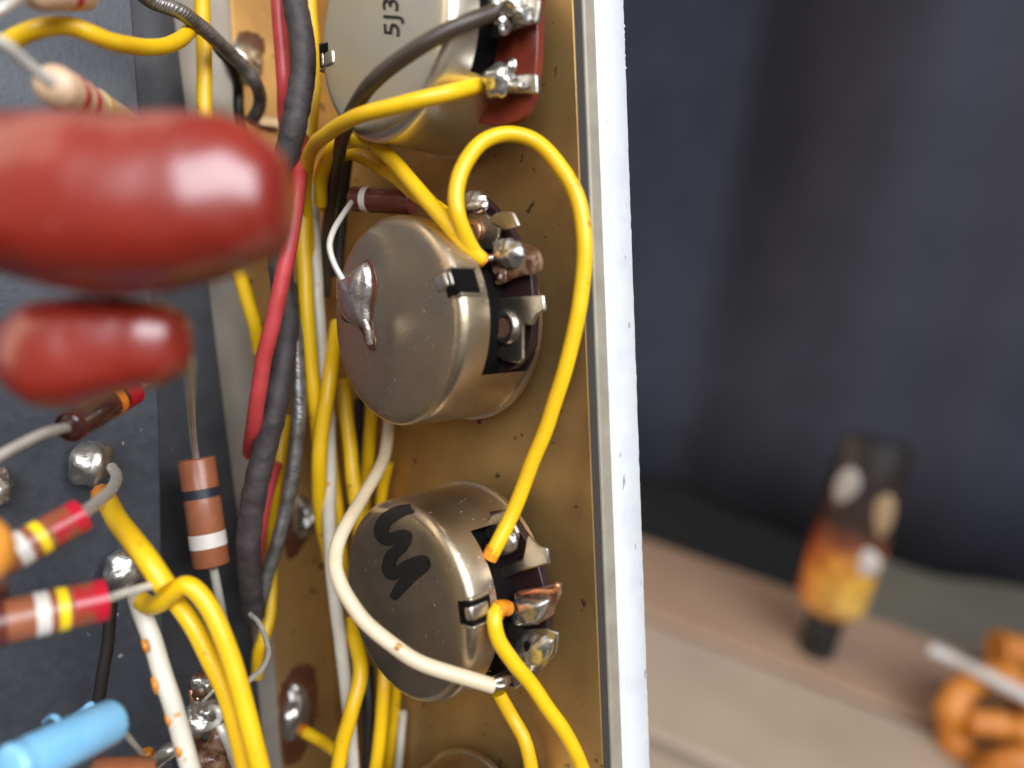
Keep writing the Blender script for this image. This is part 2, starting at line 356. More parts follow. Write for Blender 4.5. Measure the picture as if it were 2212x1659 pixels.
# squeeze tube upside down on its cap
bp_ = Wz(1762, 1405, TABLE_Z); bd = (W2C @ (bp_-CAM_POS))[2]; mpx = bd/FPX
tube_h = 460*mpx*1.09
t = thing('squeeze_bottle', 'black squeeze bottle with orange and yellow label standing on its narrow cap', 'bottle', bp_, world=True)
up = np.array([0, 0, 1.0]); capr = 38*mpx; br = 68*mpx
part('cap', G().lathe(bp_, bp_+up, [(0, capr*.92), (.002, capr), (tube_h*.25, capr*.98), (tube_h*.262, capr*.8)], 32), 'cap_black', t, edge=50)
def tubemat():
    Mt = bpy.data.materials.new('bottle_print'); Mt.use_nodes = True; nt = Mt.node_tree; N = nt.nodes; L = nt.links
    b = N['Principled BSDF']; b.inputs['Roughness'].default_value = .35
    tc = N.new('ShaderNodeTexCoord'); sp = N.new('ShaderNodeSeparateXYZ'); L.new(tc.outputs['UV'], sp.inputs[0])
    rp = N.new('ShaderNodeValToRGB'); cr_ = rp.color_ramp; cr_.elements[0].position = 0; cr_.elements[0].color = (.75, .42, .14, 1)
    for p, c in ((.10, (.80, .50, .13)), (.27, (.78, .48, .07)), (.38, (.65, .30, .05)), (.46, (.24, .075, .03)), (.57, (.035, .022, .018)), (1, (.012, .012, .014))):
        e = cr_.elements.new(p) if p < 1 else cr_.elements[-1]; e.position = p; e.color = (*c, 1)
    L.new(sp.outputs[1], rp.inputs[0])
    rp2 = N.new('ShaderNodeValToRGB'); r2 = rp2.color_ramp; r2.elements[0].position = .0; r2.elements[0].color = (.75, .16, .03, 1); r2.elements[1].position = .5; r2.elements[1].color = (1, 1, 1, 1)
    mx = N.new('ShaderNodeMix'); mx.data_type = 'RGBA'; mx.blend_type = 'MULTIPLY'; mx.inputs[0].default_value = .8
    L.new(sp.outputs[0], rp2.inputs[0]); L.new(rp.outputs[0], mx.inputs[6]); L.new(rp2.outputs[0], mx.inputs[7]); nn = N.new('ShaderNodeTexNoise'); nn.inputs['Scale'].default_value = 70; nn.inputs['Detail'].default_value = 3; L.new(tc.outputs['Object'], nn.inputs['Vector'])
    rr = N.new('ShaderNodeValToRGB'); rr.color_ramp.elements[0].position = .35; rr.color_ramp.elements[1].position = .65; rr.color_ramp.elements[0].color = (.45, .28, .22, 1); rr.color_ramp.elements[1].color = (1, 1, 1, 1)
    m2 = N.new('ShaderNodeMix'); m2.data_type = 'RGBA'; m2.blend_type = 'MULTIPLY'; m2.inputs[0].default_value = .9
    L.new(nn.outputs['Fac'], rr.inputs[0]); L.new(mx.outputs[2], m2.inputs[6]); L.new(rr.outputs[0], m2.inputs[7]); L.new(m2.outputs[2], b.inputs['Base Color'])
    return Mt
prof = [(.228, .5), (.235, .86), (.27, 1.0), (.55, 1.04), (.80, 1.0), (.93, .95), (.97, .88), (1.0, .86)]
seg = 40; vs = []; fs = []; uvs = []
cdir = np.array([-bp_[0], -bp_[1], 0]); cdir /= np.linalg.norm(cdir); rdir = np.cross(up, cdir); rdir = -rdir if rdir.dot(W2C.T@np.array([1, 0, 0])) < 0 else rdir
for tt, rr in prof:
    fl = 1 if tt < .5 else 1-.8*((tt-.5)/.5)**1.5
    for k in range(seg):
        an = 2*math.pi*k/seg; vs.append(bp_+up*tt*tube_h+br*rr*(math.cos(an)*rdir+math.sin(an)*cdir*fl))
for i in range(len(prof)-1):
    for k in range(seg):
        k2 = (k+1) % seg; fs.append((i*seg+k, i*seg+k2, (i+1)*seg+k2, (i+1)*seg+k))
        f = lambda kk: .5+.5*math.cos(2*math.pi*kk/seg); g_ = lambda ii: (prof[ii][0]-.2)/.8
        uvs.append([(f(k), g_(i)), (f(k+1), g_(i)), (f(k+1), g_(i+1)), (f(k), g_(i+1))])
fs.append(tuple((len(prof)-1)*seg+k for k in range(seg))); uvs.append([(.5, 1)]*seg)
part('tube_body', G().add(vs, fs, uvs), tubemat(), t, edge=60)
def print_spot(name, hx, hz, rx, rz, m_):
    fl = 1 if hz < .5 else 1-.8*((hz-.5)/.5)**1.5
    c = bp_+up*hz*tube_h+rdir*br*hx+cdir*br*fl*math.sqrt(max(.05, 1-hx*hx))*1.0
    part(name, G().blob(c, (rdir*br*rx, cdir*.0022, up*rz*tube_h), 0, 0, sub=3), m_, t)
print_spot('pale_emblem', -.45, .80, .34, .085, 'grey_spot'); print_spot('pale_emblem', .62, .73, .30, .095, 'tan_spot'); print_spot('white_patch', .55, .535, .42, .06, 'white_cable')
# orange bundle of thick cord
oc = Wz(2190, 1640, TABLE_Z); od = (W2C @ (oc-CAM_POS))[2]; omp = od/FPX
t = thing('cord_bundle', 'bright orange rubbery cord bundled in fat loops on the table corner', 'cord', oc, world=True)
def world_at(px, py, dd): return Wd(px, py, od+dd)
for i, (pts, wpx) in enumerate(([[(2120, 1460, .01), (2065, 1510, 0), (2060, 1600, 0), (2120, 1650, 0), (2215, 1620, .0), (2235, 1530, .01), (2190, 1470, .015), (2120, 1460, .01)], 62],
                     [[(2150, 1400, .05), (2220, 1415, .05), (2290, 1460, .05), (2330, 1540, .04)], 75], [[(2090, 1560, -.01), (2180, 1570, -.012), (2270, 1600, -.01), (2330, 1640, 0)], 56],
                     [[(2130, 1690, -.02), (2180, 1650, -.03), (2250, 1650, -.03), (2330, 1690, -.02)], 64], [[(2190, 1500, .02), (2250, 1520, .02), (2300, 1580, .02)], 60])):
    Pl = cr([world_at(*p) for p in pts], 12); part('loop', G().tube(Pl, [wpx*omp/2*(1+.35*mnoise.noise(Vector((k_*.22, i*5.3, 0)))) for k_ in range(len(Pl))], 16), 'orange', t, edge=70)
g = G().tube(cr([Wd(2005, 1400, od+.015), Wd(2060, 1425, od+.01), Wd(2130, 1460, od-.004), Wd(2230, 1512, od-.014), Wd(2330, 1560, od-.02)], 10), 15*omp, 16)
solo('white_cable', 'white cable lying across the orange bundle', 'cable', g, 'white_cable', world=True)

# ------------------------------------------------------------------ chassis
Y0, Y1 = -120, 120; H = 58.5
ch = thing('amplifier_chassis', 'open metal amplifier chassis with brass lined wall and white front edge', 'chassis', (0, 0, 0))
part('steel_floor', G().box((-95, Y0, -1.5), (9.8, Y1, 0)), 'steel', ch, smooth=False)
part('brass_flange', G().box((-10.5, Y0, .02), (-.02, Y1, .55)), 'brass', ch, smooth=False, bevel=.15)
part('brass_plate', G().box((0, Y0, .02), (.28, Y1, H)), 'brass', ch, smooth=False, bevel=.05)
part('gap_shade_fill', G().box((.28, Y0, .02), (1.9, Y1, H-.25)), 'gap_shade', ch, smooth=False)  # filler strip added in the gap, its shade put into the colour
part('steel_wall', G().box((1.9, Y0, .02), (4.0, Y1, H+.1)), 'lip_steel', ch, smooth=False, bevel=.3)
ys = np.linspace(Y0, Y1, 420); vs = []
for y_ in ys:
    n1 = .10*mnoise.noise(Vector((y_*.35, 1, 0)))+.07*mnoise.noise(Vector((y_*1.7, 2, 0))); n2 = .06*mnoise.noise(Vector((y_*.9, 5, 0)))
    for x_, z_ in ((4.02, .02), (9.9, .02), (9.9+n1, H-.55), (9.78+n1, H-.05+n2), (9.35+n1, H+.25+n2), (5.0, H+.3), (4.3, H+.22), (4.02, H-.15)): vs.append((x_, y_, z_))
g = G().add(vs, [(a*8+k, a*8+(k+1) % 8, a*8+8+(k+1) % 8, a*8+8+k) for a in range(len(ys)-1) for k in range(8)]+[tuple(range(8)), tuple(range(len(vs)-1, len(vs)-9, -1))])
part('front_panel', g, 'white_paint', ch, edge=50)
g = G()
for i in range(9):
    c = Xp(1341+random.uniform(-1, 4)+i*.6, 45+i*13+random.uniform(-3, 3), 9.9)
    c = np.array([9.95, c[1], H-.3-random.uniform(0, .6)]); r = random.uniform(.25, .42); g.blob(c, (EX*r, EY*r*.8, EZ*r*.8), .2, i, sub=2)
part('glue_bead', g, 'white_paint', ch, kind='stuff')

# eyelet board: lower sheet and upper board
bd = thing('eyelet_board', 'black fibre circuit board standing on an insulating sheet', 'circuit board', Zp(250, 830, 3))
edge_px = [(372, 0), (387, 116), (450, 605), (486, 900), (518, 1140), (548, 1380), (575, 1659)]
P = [Zp(a, b, 3) for a, b in edge_px]; P = [P[0]+(P[0]-P[1])*2] + P + [P[-1]+(P[-1]-P[-2])*1.0]
out = P + [np.array([-92, P[-1][1], 3]), np.array([-92, P[0][1], 3])]
part('backing_sheet', G().prism(out, (0, 0, -1.6)), 'fibre_low', bd, smooth=False, bevel=.15)
P = [Zp(a, b, 9) for a, b in [(285, 0), (320, 500), (345, 900), (352, 1350), (375, 1659)]]; P = [P[0]+(P[0]-P[1])] + P + [P[-1]+(P[-1]-P[-2])]
out = P + [np.array([-92, P[-1][1], 9]), np.array([-92, P[0][1], 9])]
part('top_board', G().prism(out, (0, 0, -5.9)), "fibre", bd, smooth=False, bevel=.25)
#@@REST
# ------------------------------------------------------------------ potentiometers
def dome(outline, hv, rings=6, base_drop=.1, rough=.0, seed=0, pw_=1.0):
    P = [np.asarray(p, float) for p in outline]; n = len(P); c = sum(P)/n; hv = np.asarray(hv, float); g = G()
    vs = [p-hv/np.linalg.norm(hv)*base_drop for p in P]; fs = []
    for k in range(rings):
        a = k/(rings)*math.pi/2; s_ = math.cos(a)**pw_; h = math.sin(a)
        for i, p in enumerate(P):
            q = c+(p-c)*s_+hv*h
            if rough: q = q+hv*rough*mnoise.noise(Vector((q[0]*.9+seed, q[1]*.9, q[2]*.9)))*min(1, k)
            vs.append(q)
    for k in range(rings):
        for i in range(n):
            j = (i+1) % n; fs.append((k*n+i, k*n+j, (k+1)*n+j, (k+1)*n+i))
    vs.append(c+hv); t_ = len(vs)-1
    for i in range(n): fs.append((rings*n+i, rings*n+(i+1) % n, t_))
    g.add(vs, fs)
    bm = bmesh.new(); me_ = bpy.data.meshes.new('tmp'); me_.from_pydata(g.v, [], g.f); bm.from_mesh(me_); bmesh.ops.recalc_face_normals(bm, faces=bm.faces)
    g2 = G(); bm.verts.ensure_lookup_table(); g2.add([tuple(v.co) for v in bm.verts], [tuple(v.index for v in f.verts) for f in bm.faces]); bm.free(); bpy.data.meshes.remove(me_)
    return g2
def domepx(px, x, h, **k): return dome([Xp(a, b, x) for a, b in wobble(px, 5, k.pop('amp', 0), k.get('seed', 0))], (-h, 0, 0), **k)
def platepx(parent, name, px, x, th, m, smooth_n=0, bevel=.12, amp=0, label=None):
    q = wobble(px, smooth_n, amp) if smooth_n else px
    return part(name, G().prism([Xp(a, b, x) for a, b in q], (th, 0, 0)), m, parent, bevel=bevel, label=label)
XF = -15.0
def make_pot(cpx, label, lug_ang, m, wafer_px, wafer_m, yz=None, skipw=.82):
    c = Xp(cpx[0], cpx[1], XF) if cpx else np.array([XF, yz[0], yz[1]])
    t = thing('potentiometer', label, 'potentiometer', (0, c[1], c[2]), 'potentiometers in a row along the brass plate')
    ref = math.cos(lug_ang)*EZ+math.sin(lug_ang)*EY
    A = np.array([XF, c[1], c[2]]); B = A+EX
    pr = [(.10, 0), (.10, 6), (.06, 9.5), (0, 10.7), (.03, 11.05), (.16, 11.42), (.38, 11.72), (.68, 11.92), (1.05, 12.0), (2.6, 12.0), (4.0, 12.0), (8, 12.0), (11.2, 12.0)]
    sk = lambda an, tt: tt > 4.2 and (an < skipw or an > 2*math.pi-skipw)
    part('can', G().lathe(A, B, pr, 96, ref=ref, skip=sk, cap=False), m, t, edge=60)
    part('inner_shade', G().lathe(A, B, [(3.7, 11.85), (3.8, 11.86), (5.0, 10.4), (14, 10.4)], 48), 'black', t, edge=50)  # black cylinder added so the inside of the can looks shaded
    part('mounting_plate', G().lathe(A, B, [(11.25, 12.35), (11.3, 12.45), (11.9, 12.45)], 64), m, t, edge=40)
    part('bushing', G().lathe(A, B, [(11.95, 4.6), (14.95, 4.6)], 24), m, t, edge=40)
    if wafer_px: platepx(t, 'wafer', wafer_px, -6.6, 1.1, wafer_m, 5)
    return t, c
def slot(t, c, px, dark=True):
    p = Xp(px[0], px[1], XF+.5); d = p-c; d[0] = 0; d /= np.linalg.norm(d); tg = np.cross(EX, d); r0 = np.array([0, c[1], c[2]])
    def bx(x0, x1, ra, rb, w0, w1):
        g = G(); vs = [r0+EX*x+d*r+tg*w_ for x in (x0, x1) for r in (ra, rb) for w_ in (w0, w1)]
        g.add(vs, [(0, 1, 3, 2), (4, 6, 7, 5), (0, 4, 5, 1), (2, 3, 7, 6), (0, 2, 6, 4), (1, 5, 7, 3)])
        bm = bmesh.new(); me_ = bpy.data.meshes.new('t'); me_.from_pydata(g.v, [], g.f); bm.from_mesh(me_); bmesh.ops.recalc_face_normals(bm, faces=bm.faces); bm.to_mesh(me_); bm.free()
        g2 = G(); g2.add([tuple(v.co) for v in me_.vertices], [tuple(f.vertices) for f in me_.polygons]); bpy.data.meshes.remove(me_); return g2
    part('crimp_slot_shade', bx(-15.07, -11.9, 10.0, 12.06, -1.35, 1.35), 'black', t, bevel=.25)  # raised black box, shade of the recess put into its colour
    part('crimp_tab', bx(-15.0, -11.8, 10.2, 12.25, -1.75, -1.3), 'tin', t, bevel=.2)
    part('crimp_tab', bx(-15.0, -11.8, 10.2, 12.22, 1.3, 1.7), 'tin', t, bevel=.2)
    if dark: part('crimp_tab', bx(-15.2, -14.4, 8.9, 10.9, -1.6, .2), 'tin', t, bevel=.35); part('crimp_tab', bx(-15.16, -14.6, 11.0, 11.6, -1.3, .3), 'tin', t, bevel=.2)
    else: part('crimp_tab', bx(-15.12, -12.2, 10.9, 12.15, -.9, .9), 'tin', t, bevel=.4)

# pot at the top with the printed code
p0, c0 = make_pot((817, 62), 'silvery potentiometer printed 5J3 at top of the brass plate', .28, 'nickel_reflecting',
    [(1012, -60), (1150, -60), (1160, 40), (1157, 150), (1141, 228), (1112, 262), (1050, 270), (1000, 236), (1005, 100)], 'phenolic_red')
slot(p0, c0, (694, 127))
tx = bpy.data.curves.new('stamp', 'FONT'); tx.body = '5J3'; tx.size = 1.0; to = bpy.data.objects.new('stamp_tmp', tx); C.objects.link(to)
dg = bpy.context.evaluated_depsgraph_get(); tm = bpy.data.meshes.new_from_object(to.evaluated_get(dg)); bpy.data.objects.remove(to)
a0, a1, b1 = Xp(862, 83, -14.97), Xp(858, -2, -14.97), Xp(830, 80, -14.97)
tv = np.array([v.co[:] for v in tm.vertices]); mxx = tv[:, 0].max(); mxy = tv[:, 1].max()
U_ = (a1-a0)/mxx; V_ = (b1-a0)/mxy
g = G(); g.add([a0+U_*q[0]+V_*q[1]-EX*.03 for q in tv], [tuple(f.vertices) for f in tm.polygons]); bpy.data.meshes.remove(tm)
st_ = part('stamped_code', g, 'ink', p0, smooth=False); sm = st_.modifiers.new('thick', 'SOLIDIFY'); sm.thickness = .00002; sm.offset = 0
lug = platepx(p0, 'lug', [(1060, 158), (1158, 160), (1160, 201), (1060, 200)], -7.4, .6, 'tin')
part('solder_joint', G().blob(Xp(1076, 174, -8.6), (EX*1.5, EY*1.75, EZ*1.9), .16, 3, 1.9), 'solder', lug); part('prong', G().blob(Xp(1104, 142, -8.2), (EX*.6, EY*.7, EZ*.7), .2, 5), 'tin', lug)
part('prong', G().blob(Xp(1112, 186, -8.3), (EX*.5, EY*.4, EZ*1.2), .2, 8), 'tin', lug)
lug = platepx(p0, 'lug', [(1030, 40), (1100, -30), (1165, 0), (1160, 48), (1110, 62), (1070, 84), (1028, 84)], -7.6, .6, 'tin', amp=0)
for (x_, y_, r_, s_) in ((1084, 18, 1.25, 1), (1110, 8, 1.2, 2), (1088, 52, 1.1, 3), (1128, 34, 1.0, 4), (1068, 16, .8, 6)):
    part('solder_joint', G().blob(Xp(x_, y_, -8.5), (EX*r_, EY*r_, EZ*r_*.9), .25, s_), 'solder', lug)

# pot in the middle with the solder lump
p1, c1 = make_pot((845, 696), 'brown tinted potentiometer with a grey solder lump on its face', .30, 'nickel',
    [(985, 430), (1030, 420), (1080, 465), (1128, 545), (1148, 610), (1150, 700), (1138, 760), (1100, 800), (1045, 808), (1000, 600)], 'phenolic')
slot(p1, c1, (985, 612))
fl = part('flux_ring', domepx([(732, 585), (752, 597), (795, 560), (813, 605), (807, 660), (804, 700), (812, 752), (794, 750), (775, 706), (740, 690), (732, 640)], XF+.02, .06, amp=5), 'flux_stain', p1)
lump = part('solder_lump', domepx([(733, 592), (755, 594), (789, 566), (801, 590), (803, 630), (798, 662), (797, 700), (784, 708), (750, 692), (733, 650)], XF-.05, 1.35, rough=.08), 'solder', p1)
P2, r2 = path(Dd([(786, 690, 84.0), (795, 715, 84.2), (799, 744, 84.6)]), 15); part('lead_tail', G().tube(P2, r2, 10), 'solder', p1)
part('prong', G().blob(Xp(1074, 863, -3.4), (EX*.35, EY*.35, EZ*.35), .1, 1, sub=2), 'tin', p1)
lug = platepx(p1, 'lug', [(1060, 645), (1172, 637), (1176, 670), (1158, 681), (1148, 703), (1129, 701), (1129, 776), (1121, 785), (1087, 781), (1058, 757)], -7.6, .5, 'tin', bevel=.18)
e_ = Xp(1093, 707, -7.6); eye = part('eyelet', G().lathe(e_, e_-EX, [(0, 1.95), (.35, 1.9), (.6, 1.6), (.55, 1.15), (.2, .95)], 28), 'tin', lug, edge=60)
part('hollow', G().lathe(e_, e_-EX, [(.1, 1.05), (.46, 1.04)], 20), 'copper', lug, edge=50)
lug = platepx(p1, 'lug', [(1072, 603), (1060, 560), (1085, 520), (1145, 532), (1164, 556), (1158, 588), (1119, 598), (1078, 614)], -7.6, .6, 'flux', 4, amp=4)
part('solder_joint', domepx([(1066, 530), (1090, 514), (1122, 525), (1130, 555), (1115, 578), (1085, 575), (1068, 560)], -7.7, .85, amp=6, rough=.7), 'solder', lug)
part('burr', G().blob(Xp(1148, 566, -7.9), (EX*.5, EY*1.1, EZ*.7), .3, 3), 'flux', lug); part('burr', G().blob(Xp(1082, 598, -7.9), (EX*.5, EY*.8, EZ*.8), .3, 5), 'flux', lug)
lug = platepx(p1, 'lug', [(1015, 440), (1040, 452), (1078, 490), (1076, 512), (1061, 540), (1030, 536), (1005, 510)], -7.6, .6, 'tin', bevel=.15)
platepx(p1, 'lug', [(1082, 455), (1108, 457), (1121, 488), (1085, 497), (1058, 482), (1056, 468)], -8.3, .5, 'tin', bevel=.2)
part('solder_joint', domepx([(1002, 425), (1025, 411), (1048, 425), (1053, 450), (1030, 462), (1005, 455)], -7.9, .9, amp=5, rough=.6), 'solder', lug)
e_ = Xp(1022, 500, -7.7); part('eyelet', G().lathe(e_, e_-EX, [(0, 1.35), (.3, 1.3), (.35, .8), (.1, .7)], 24), 'copper', lug, edge=60); part('hollow', G().lathe(e_, e_-EX, [(.02, .8), (.2, .8)], 20), 'flux', lug, edge=50)

# pot below with the marker scribble
p2, c2 = make_pot((869, 1301), 'brown tinted potentiometer with a black marker squiggle on its face', -.02, 'nickel',
    [(1040, 1130), (1062, 1106), (1098, 1118), (1146, 1185), (1176, 1280), (1180, 1375), (1164, 1435), (1120, 1484), (1060, 1450), (1050, 1300)], 'phenolic')
slot(p2, c2, (1002, 1320), dark=False)
def ribbon(pts, ws, x):
    P = cr([np.array([a, b, w_]) for (a, b), w_ in zip(pts, ws)], 9); vs = []; n = len(P)
    for i, p in enumerate(P):
        t_ = P[min(i+1, n-1)][:2]-P[max(i-1, 0)][:2]; t_ /= np.linalg.norm(t_); nn = np.array([-t_[1], t_[0]])
        for s_ in (-1, 1): vs.append(Xp(*(p[:2]+nn*s_*p[2]/2), x-.0006*i))
    return G().add(vs, [(2*i, 2*i+1, 2*i+3, 2*i+2) for i in range(n-1)])
part('marker_squiggle', ribbon([(889, 1098), (862, 1106), (832, 1124), (822, 1150), (838, 1166), (866, 1155), (878, 1160), (868, 1180), (844, 1202), (838, 1228), (850, 1240), (880, 1222), (908, 1212), (914, 1224), (890, 1244), (866, 1266), (847, 1294)],
     [20, 28, 30, 30, 27, 22, 20, 23, 26, 28, 27, 25, 23, 21, 23, 25, 15], XF-.03), 'ink', p2)
lug = platepx(p2, 'lug', [(1043, 1151), (1060, 1112), (1094, 1101), (1118, 1150), (1113, 1190), (1070, 1200)], -7.6, .6, 'tin', bevel=.2)
part('solder_joint', domepx([(1070, 1150), (1095, 1140), (1115, 1165), (1112, 1190), (1085, 1200), (1068, 1185)], -7.7, 1.1, rough=.3), 'solder', lug)
platepx(p2, 'lug', [(1077, 1227), (1128, 1208), (1139, 1157), (1161, 1180), (1181, 1185), (1184, 1219), (1122, 1236), (1083, 1251)], -8.0, .6, 'tin', bevel=.2)
lug = platepx(p2, 'lug', [(1110, 1282), (1150, 1272), (1206, 1261), (1206, 1284), (1190, 1330), (1160, 1350), (1112, 1345)], -7.6, .6, 'flux', bevel=.1)
part('solder_joint', domepx([(1106, 1310), (1125, 1290), (1180, 1292), (1182, 1315), (1160, 1345), (1125, 1352), (1108, 1335)], -7.8, 1.5, rough=.25), 'solder', lug)
part('burr', G().tube(cr([Xp(1118, 1282, -8), Xp(1160, 1276, -8.2), Xp(1195, 1276, -8.1), Xp(1206, 1262, -8.4)], 5), .3, 8), 'copper', lug)
lug = platepx(p2, 'lug', [(1092, 1340), (1128, 1362), (1180, 1358), (1203, 1367), (1197, 1412), (1160, 1458), (1110, 1490), (1100, 1440)], -7.7, .6, 'tin', bevel=.2)
part('solder_joint', domepx([(1128, 1375), (1165, 1372), (1190, 1385), (1180, 1420), (1150, 1450), (1122, 1440), (1112, 1400)], -7.8, .9, rough=.4, amp=4), 'solder', lug)
part('hollow', domepx([(1132, 1388), (1144, 1387), (1142, 1404), (1134, 1406)], -8.85, .25), 'black', lug)
# fourth pot just entering at the bottom edge
p3, c3 = make_pot(None, 'dark top of a potentiometer just showing at the bottom edge', .1, 'nickel', None, None, yz=(c2[1]*2-c1[1]-3.8, c2[2]-1.0), skipw=.6)
slot(p3, c3, (985, 1720))

# ------------------------------------------------------------------ solder and clips on the brass flange
def zdome(px, z, h, **k): return dome([Zp(a, b, z) for a, b in wobble(px, 5, k.pop('amp', 0))], (0, 0, h), **k)
t = thing('ground_joint', 'dull solder joint ringed with red brown flux, low on the brass strip', 'solder joint', Zp(640, 1530, .6))
part('flux_ring', zdome([(624, 1452), (654, 1434), (679, 1447), (688, 1531), (671, 1585), (650, 1640), (615, 1650), (606, 1590), (604, 1500)], .58, .12, amp=6), 'flux_stain', t)
part('solder_joint', zdome([(633, 1472), (662, 1489), (668, 1540), (664, 1570), (645, 1592), (614, 1600), (611, 1545), (620, 1500)], .6, 1.6, rough=.45), 'solder', t)
t = thing('ground_joint', 'shiny solder joint on the brass strip under the braided cable', 'solder joint', Zp(648, 1120, .6))
part('flux_ring', zdome([(640, 1070), (668, 1085), (690, 1108), (672, 1150), (640, 1200), (618, 1200), (615, 1120)], .58, .12, amp=5), 'flux_stain', t)
part('solder_joint', zdome([(640, 1070), (660, 1075), (672, 1105), (688, 1110), (668, 1140), (645, 1165), (628, 1150), (630, 1100)], .6, 3.4, rough=.3), 'solder', t)
t = thing('ground_joint', 'grey solder joint near the top of the brass strip beside the red wire', 'solder joint', Zp(530, 130, .6))
part('flux_ring', zdome([(515, 72), (545, 68), (570, 88), (568, 118), (535, 115), (512, 98)], .58, .15, amp=5), 'flux_stain', t)
part('solder_joint', zdome([(491, 100), (520, 92), (556, 105), (566, 135), (560, 170), (530, 185), (500, 165), (485, 130)], .6, 2.2, rough=.4), 'solder', t)
g = G().prism([Zp(a, b, 1.2) for a, b in ((552, 252), (604, 258), (604, 280), (556, 274))], (0, 0, .8)); solo('grounding_tab', 'small grey metal tab on the brass strip above the big red capacitor', 'metal tab', g, 'tin', bevel=.15)

# ------------------------------------------------------------------ wires
YG = 'yellow insulated hookup wires'
bare = lambda pts, w_=12, m_='tin': ('bare_end', Dd(pts), w_, m_)
wire('yellow wire arching in a tall loop over the white edge, joining two potentiometers',
     Dd([(1030, 556, 81), (1008, 515, 79.5), (990, 465, 78.5), (985, 415, 78.5), (1000, 360, 79), (1040, 308, 80), (1100, 290, 80.5), (1160, 308, 80.5), (1212, 362, 80), (1248, 432, 79.5), (1263, 520, 79.5), (1260, 600, 80), (1246, 690, 80.5), (1222, 795, 81.5), (1190, 895, 82.5), (1152, 995, 83.5), (1108, 1105, 84), (1072, 1178, 83.5), (1062, 1197, 83.5)]), 35, 'yellow', group=YG,
     ends=[('scorched_end', Dd([(1068, 1184, 83.5), (1056, 1207, 83.5)]), 36.5, 'orange_end')])
wire('yellow wire running from the top potentiometer solder ball into the bundle',
     Dd([(1040, 182, 80.5), (960, 203, 76.5), (860, 226, 76.5), (770, 254, 79), (708, 288, 85), (672, 325, 92), (660, 390, 98), (662, 470, 102), (668, 560, 105)]), 31, 'yellow', group=YG, ends=[bare([(1036, 182, 80.5), (1062, 178, 80.5)])])
wire('yellow wire curving down onto the middle potentiometer lug, upper of the pair',
     Dd([(692, 440, 101), (696, 375, 97), (722, 322, 92), (760, 304, 89), (805, 312, 88), (850, 350, 86.5), (905, 413, 83), (955, 470, 80.5), (1000, 522, 80), (1038, 560, 81)]), 34, 'yellow', group=YG, ends=[('scorched_end', Dd([(1022, 544, 80.6), (1046, 566, 81.2)]), 35, 'orange_end'), bare([(1044, 560, 81.5), (1068, 556, 82)], 16, 'solder')])
wire('yellow wire with a cut square end lying under its twin, beside the dark resistor',
     Dd([(702, 450, 104), (708, 380, 100), (742, 334, 96), (790, 342, 93.5), (845, 377, 91), (893, 414, 87.5), (932, 442, 85), (960, 463, 84)]), 31, 'yellow', group=YG, ends=[bare([(955, 460, 84), (975, 462, 84), (1000, 446, 83.5)], 8)])
wire('dark brown wire sweeping across the printed potentiometer face',
     Dd([(1070, 24, 75.5), (1000, 52, 74), (930, 88, 74), (865, 128, 75), (805, 178, 77), (762, 238, 81), (740, 300, 88), (724, 370, 97), (714, 440, 103), (706, 530, 107), (702, 640, 110)]), 31, 'brown_wire')
wire('black wire dropping behind the middle potentiometer', Dd([(750, 330, 104), (745, 380, 106), (742, 430, 108), (735, 500, 109), (728, 600, 110)]), 26, 'black_wire')
wire('yellow wire bent over the lower lug of the squiggled potentiometer, running off below',
     Dd([(1090, 1312, 83), (1076, 1316, 81.5), (1068, 1342, 80.5), (1078, 1385, 80.5), (1108, 1428, 81), (1146, 1476, 82), (1182, 1530, 82.5), (1214, 1574, 83), (1246, 1630, 83.5), (1270, 1690, 84)]), 34, 'yellow', group=YG, ends=[('scorched_end', Dd([(1096, 1314, 83.2), (1078, 1314, 81.7), (1070, 1332, 80.8)]), 35.5, 'orange_end')])
wire('yellow wire diving low against the brass below the squiggled potentiometer',
     [(1078, 1498, 'x', -3.5), (1105, 1548, 'x', -2.5), (1133, 1599, 'x', -2.2), (1148, 1659, 'x', -2.2), (1150, 1700, 'x', -2.2)], 31, 'yellow', group=YG)
wire('cream wire looping across the squiggled potentiometer face to its lowest lug',
     Dd([(842, 880, 106), (838, 940, 104), (826, 997, 101), (791, 1063, 95), (758, 1116, 89), (732, 1169, 85), (724, 1215, 83), (732, 1252, 82), (758, 1301, 81), (791, 1347, 80.5), (846, 1392, 80), (902, 1429, 80), (976, 1455, 80), (1066, 1482, 81)]), 31, 'cream_wire',
     ends=[('bare_end', Dd([(1060, 1480, 81), (1085, 1482, 81), (1100, 1470, 82)]), 13, 'tin'), ('bare_end', Dd([(1060, 1476, 80.8), (1080, 1468, 81), (1100, 1464, 82)]), 13, 'tin'), ('stain', Dd([(857, 1394, 79.0), (864, 1400, 79.0)]), 14, 'stain')])
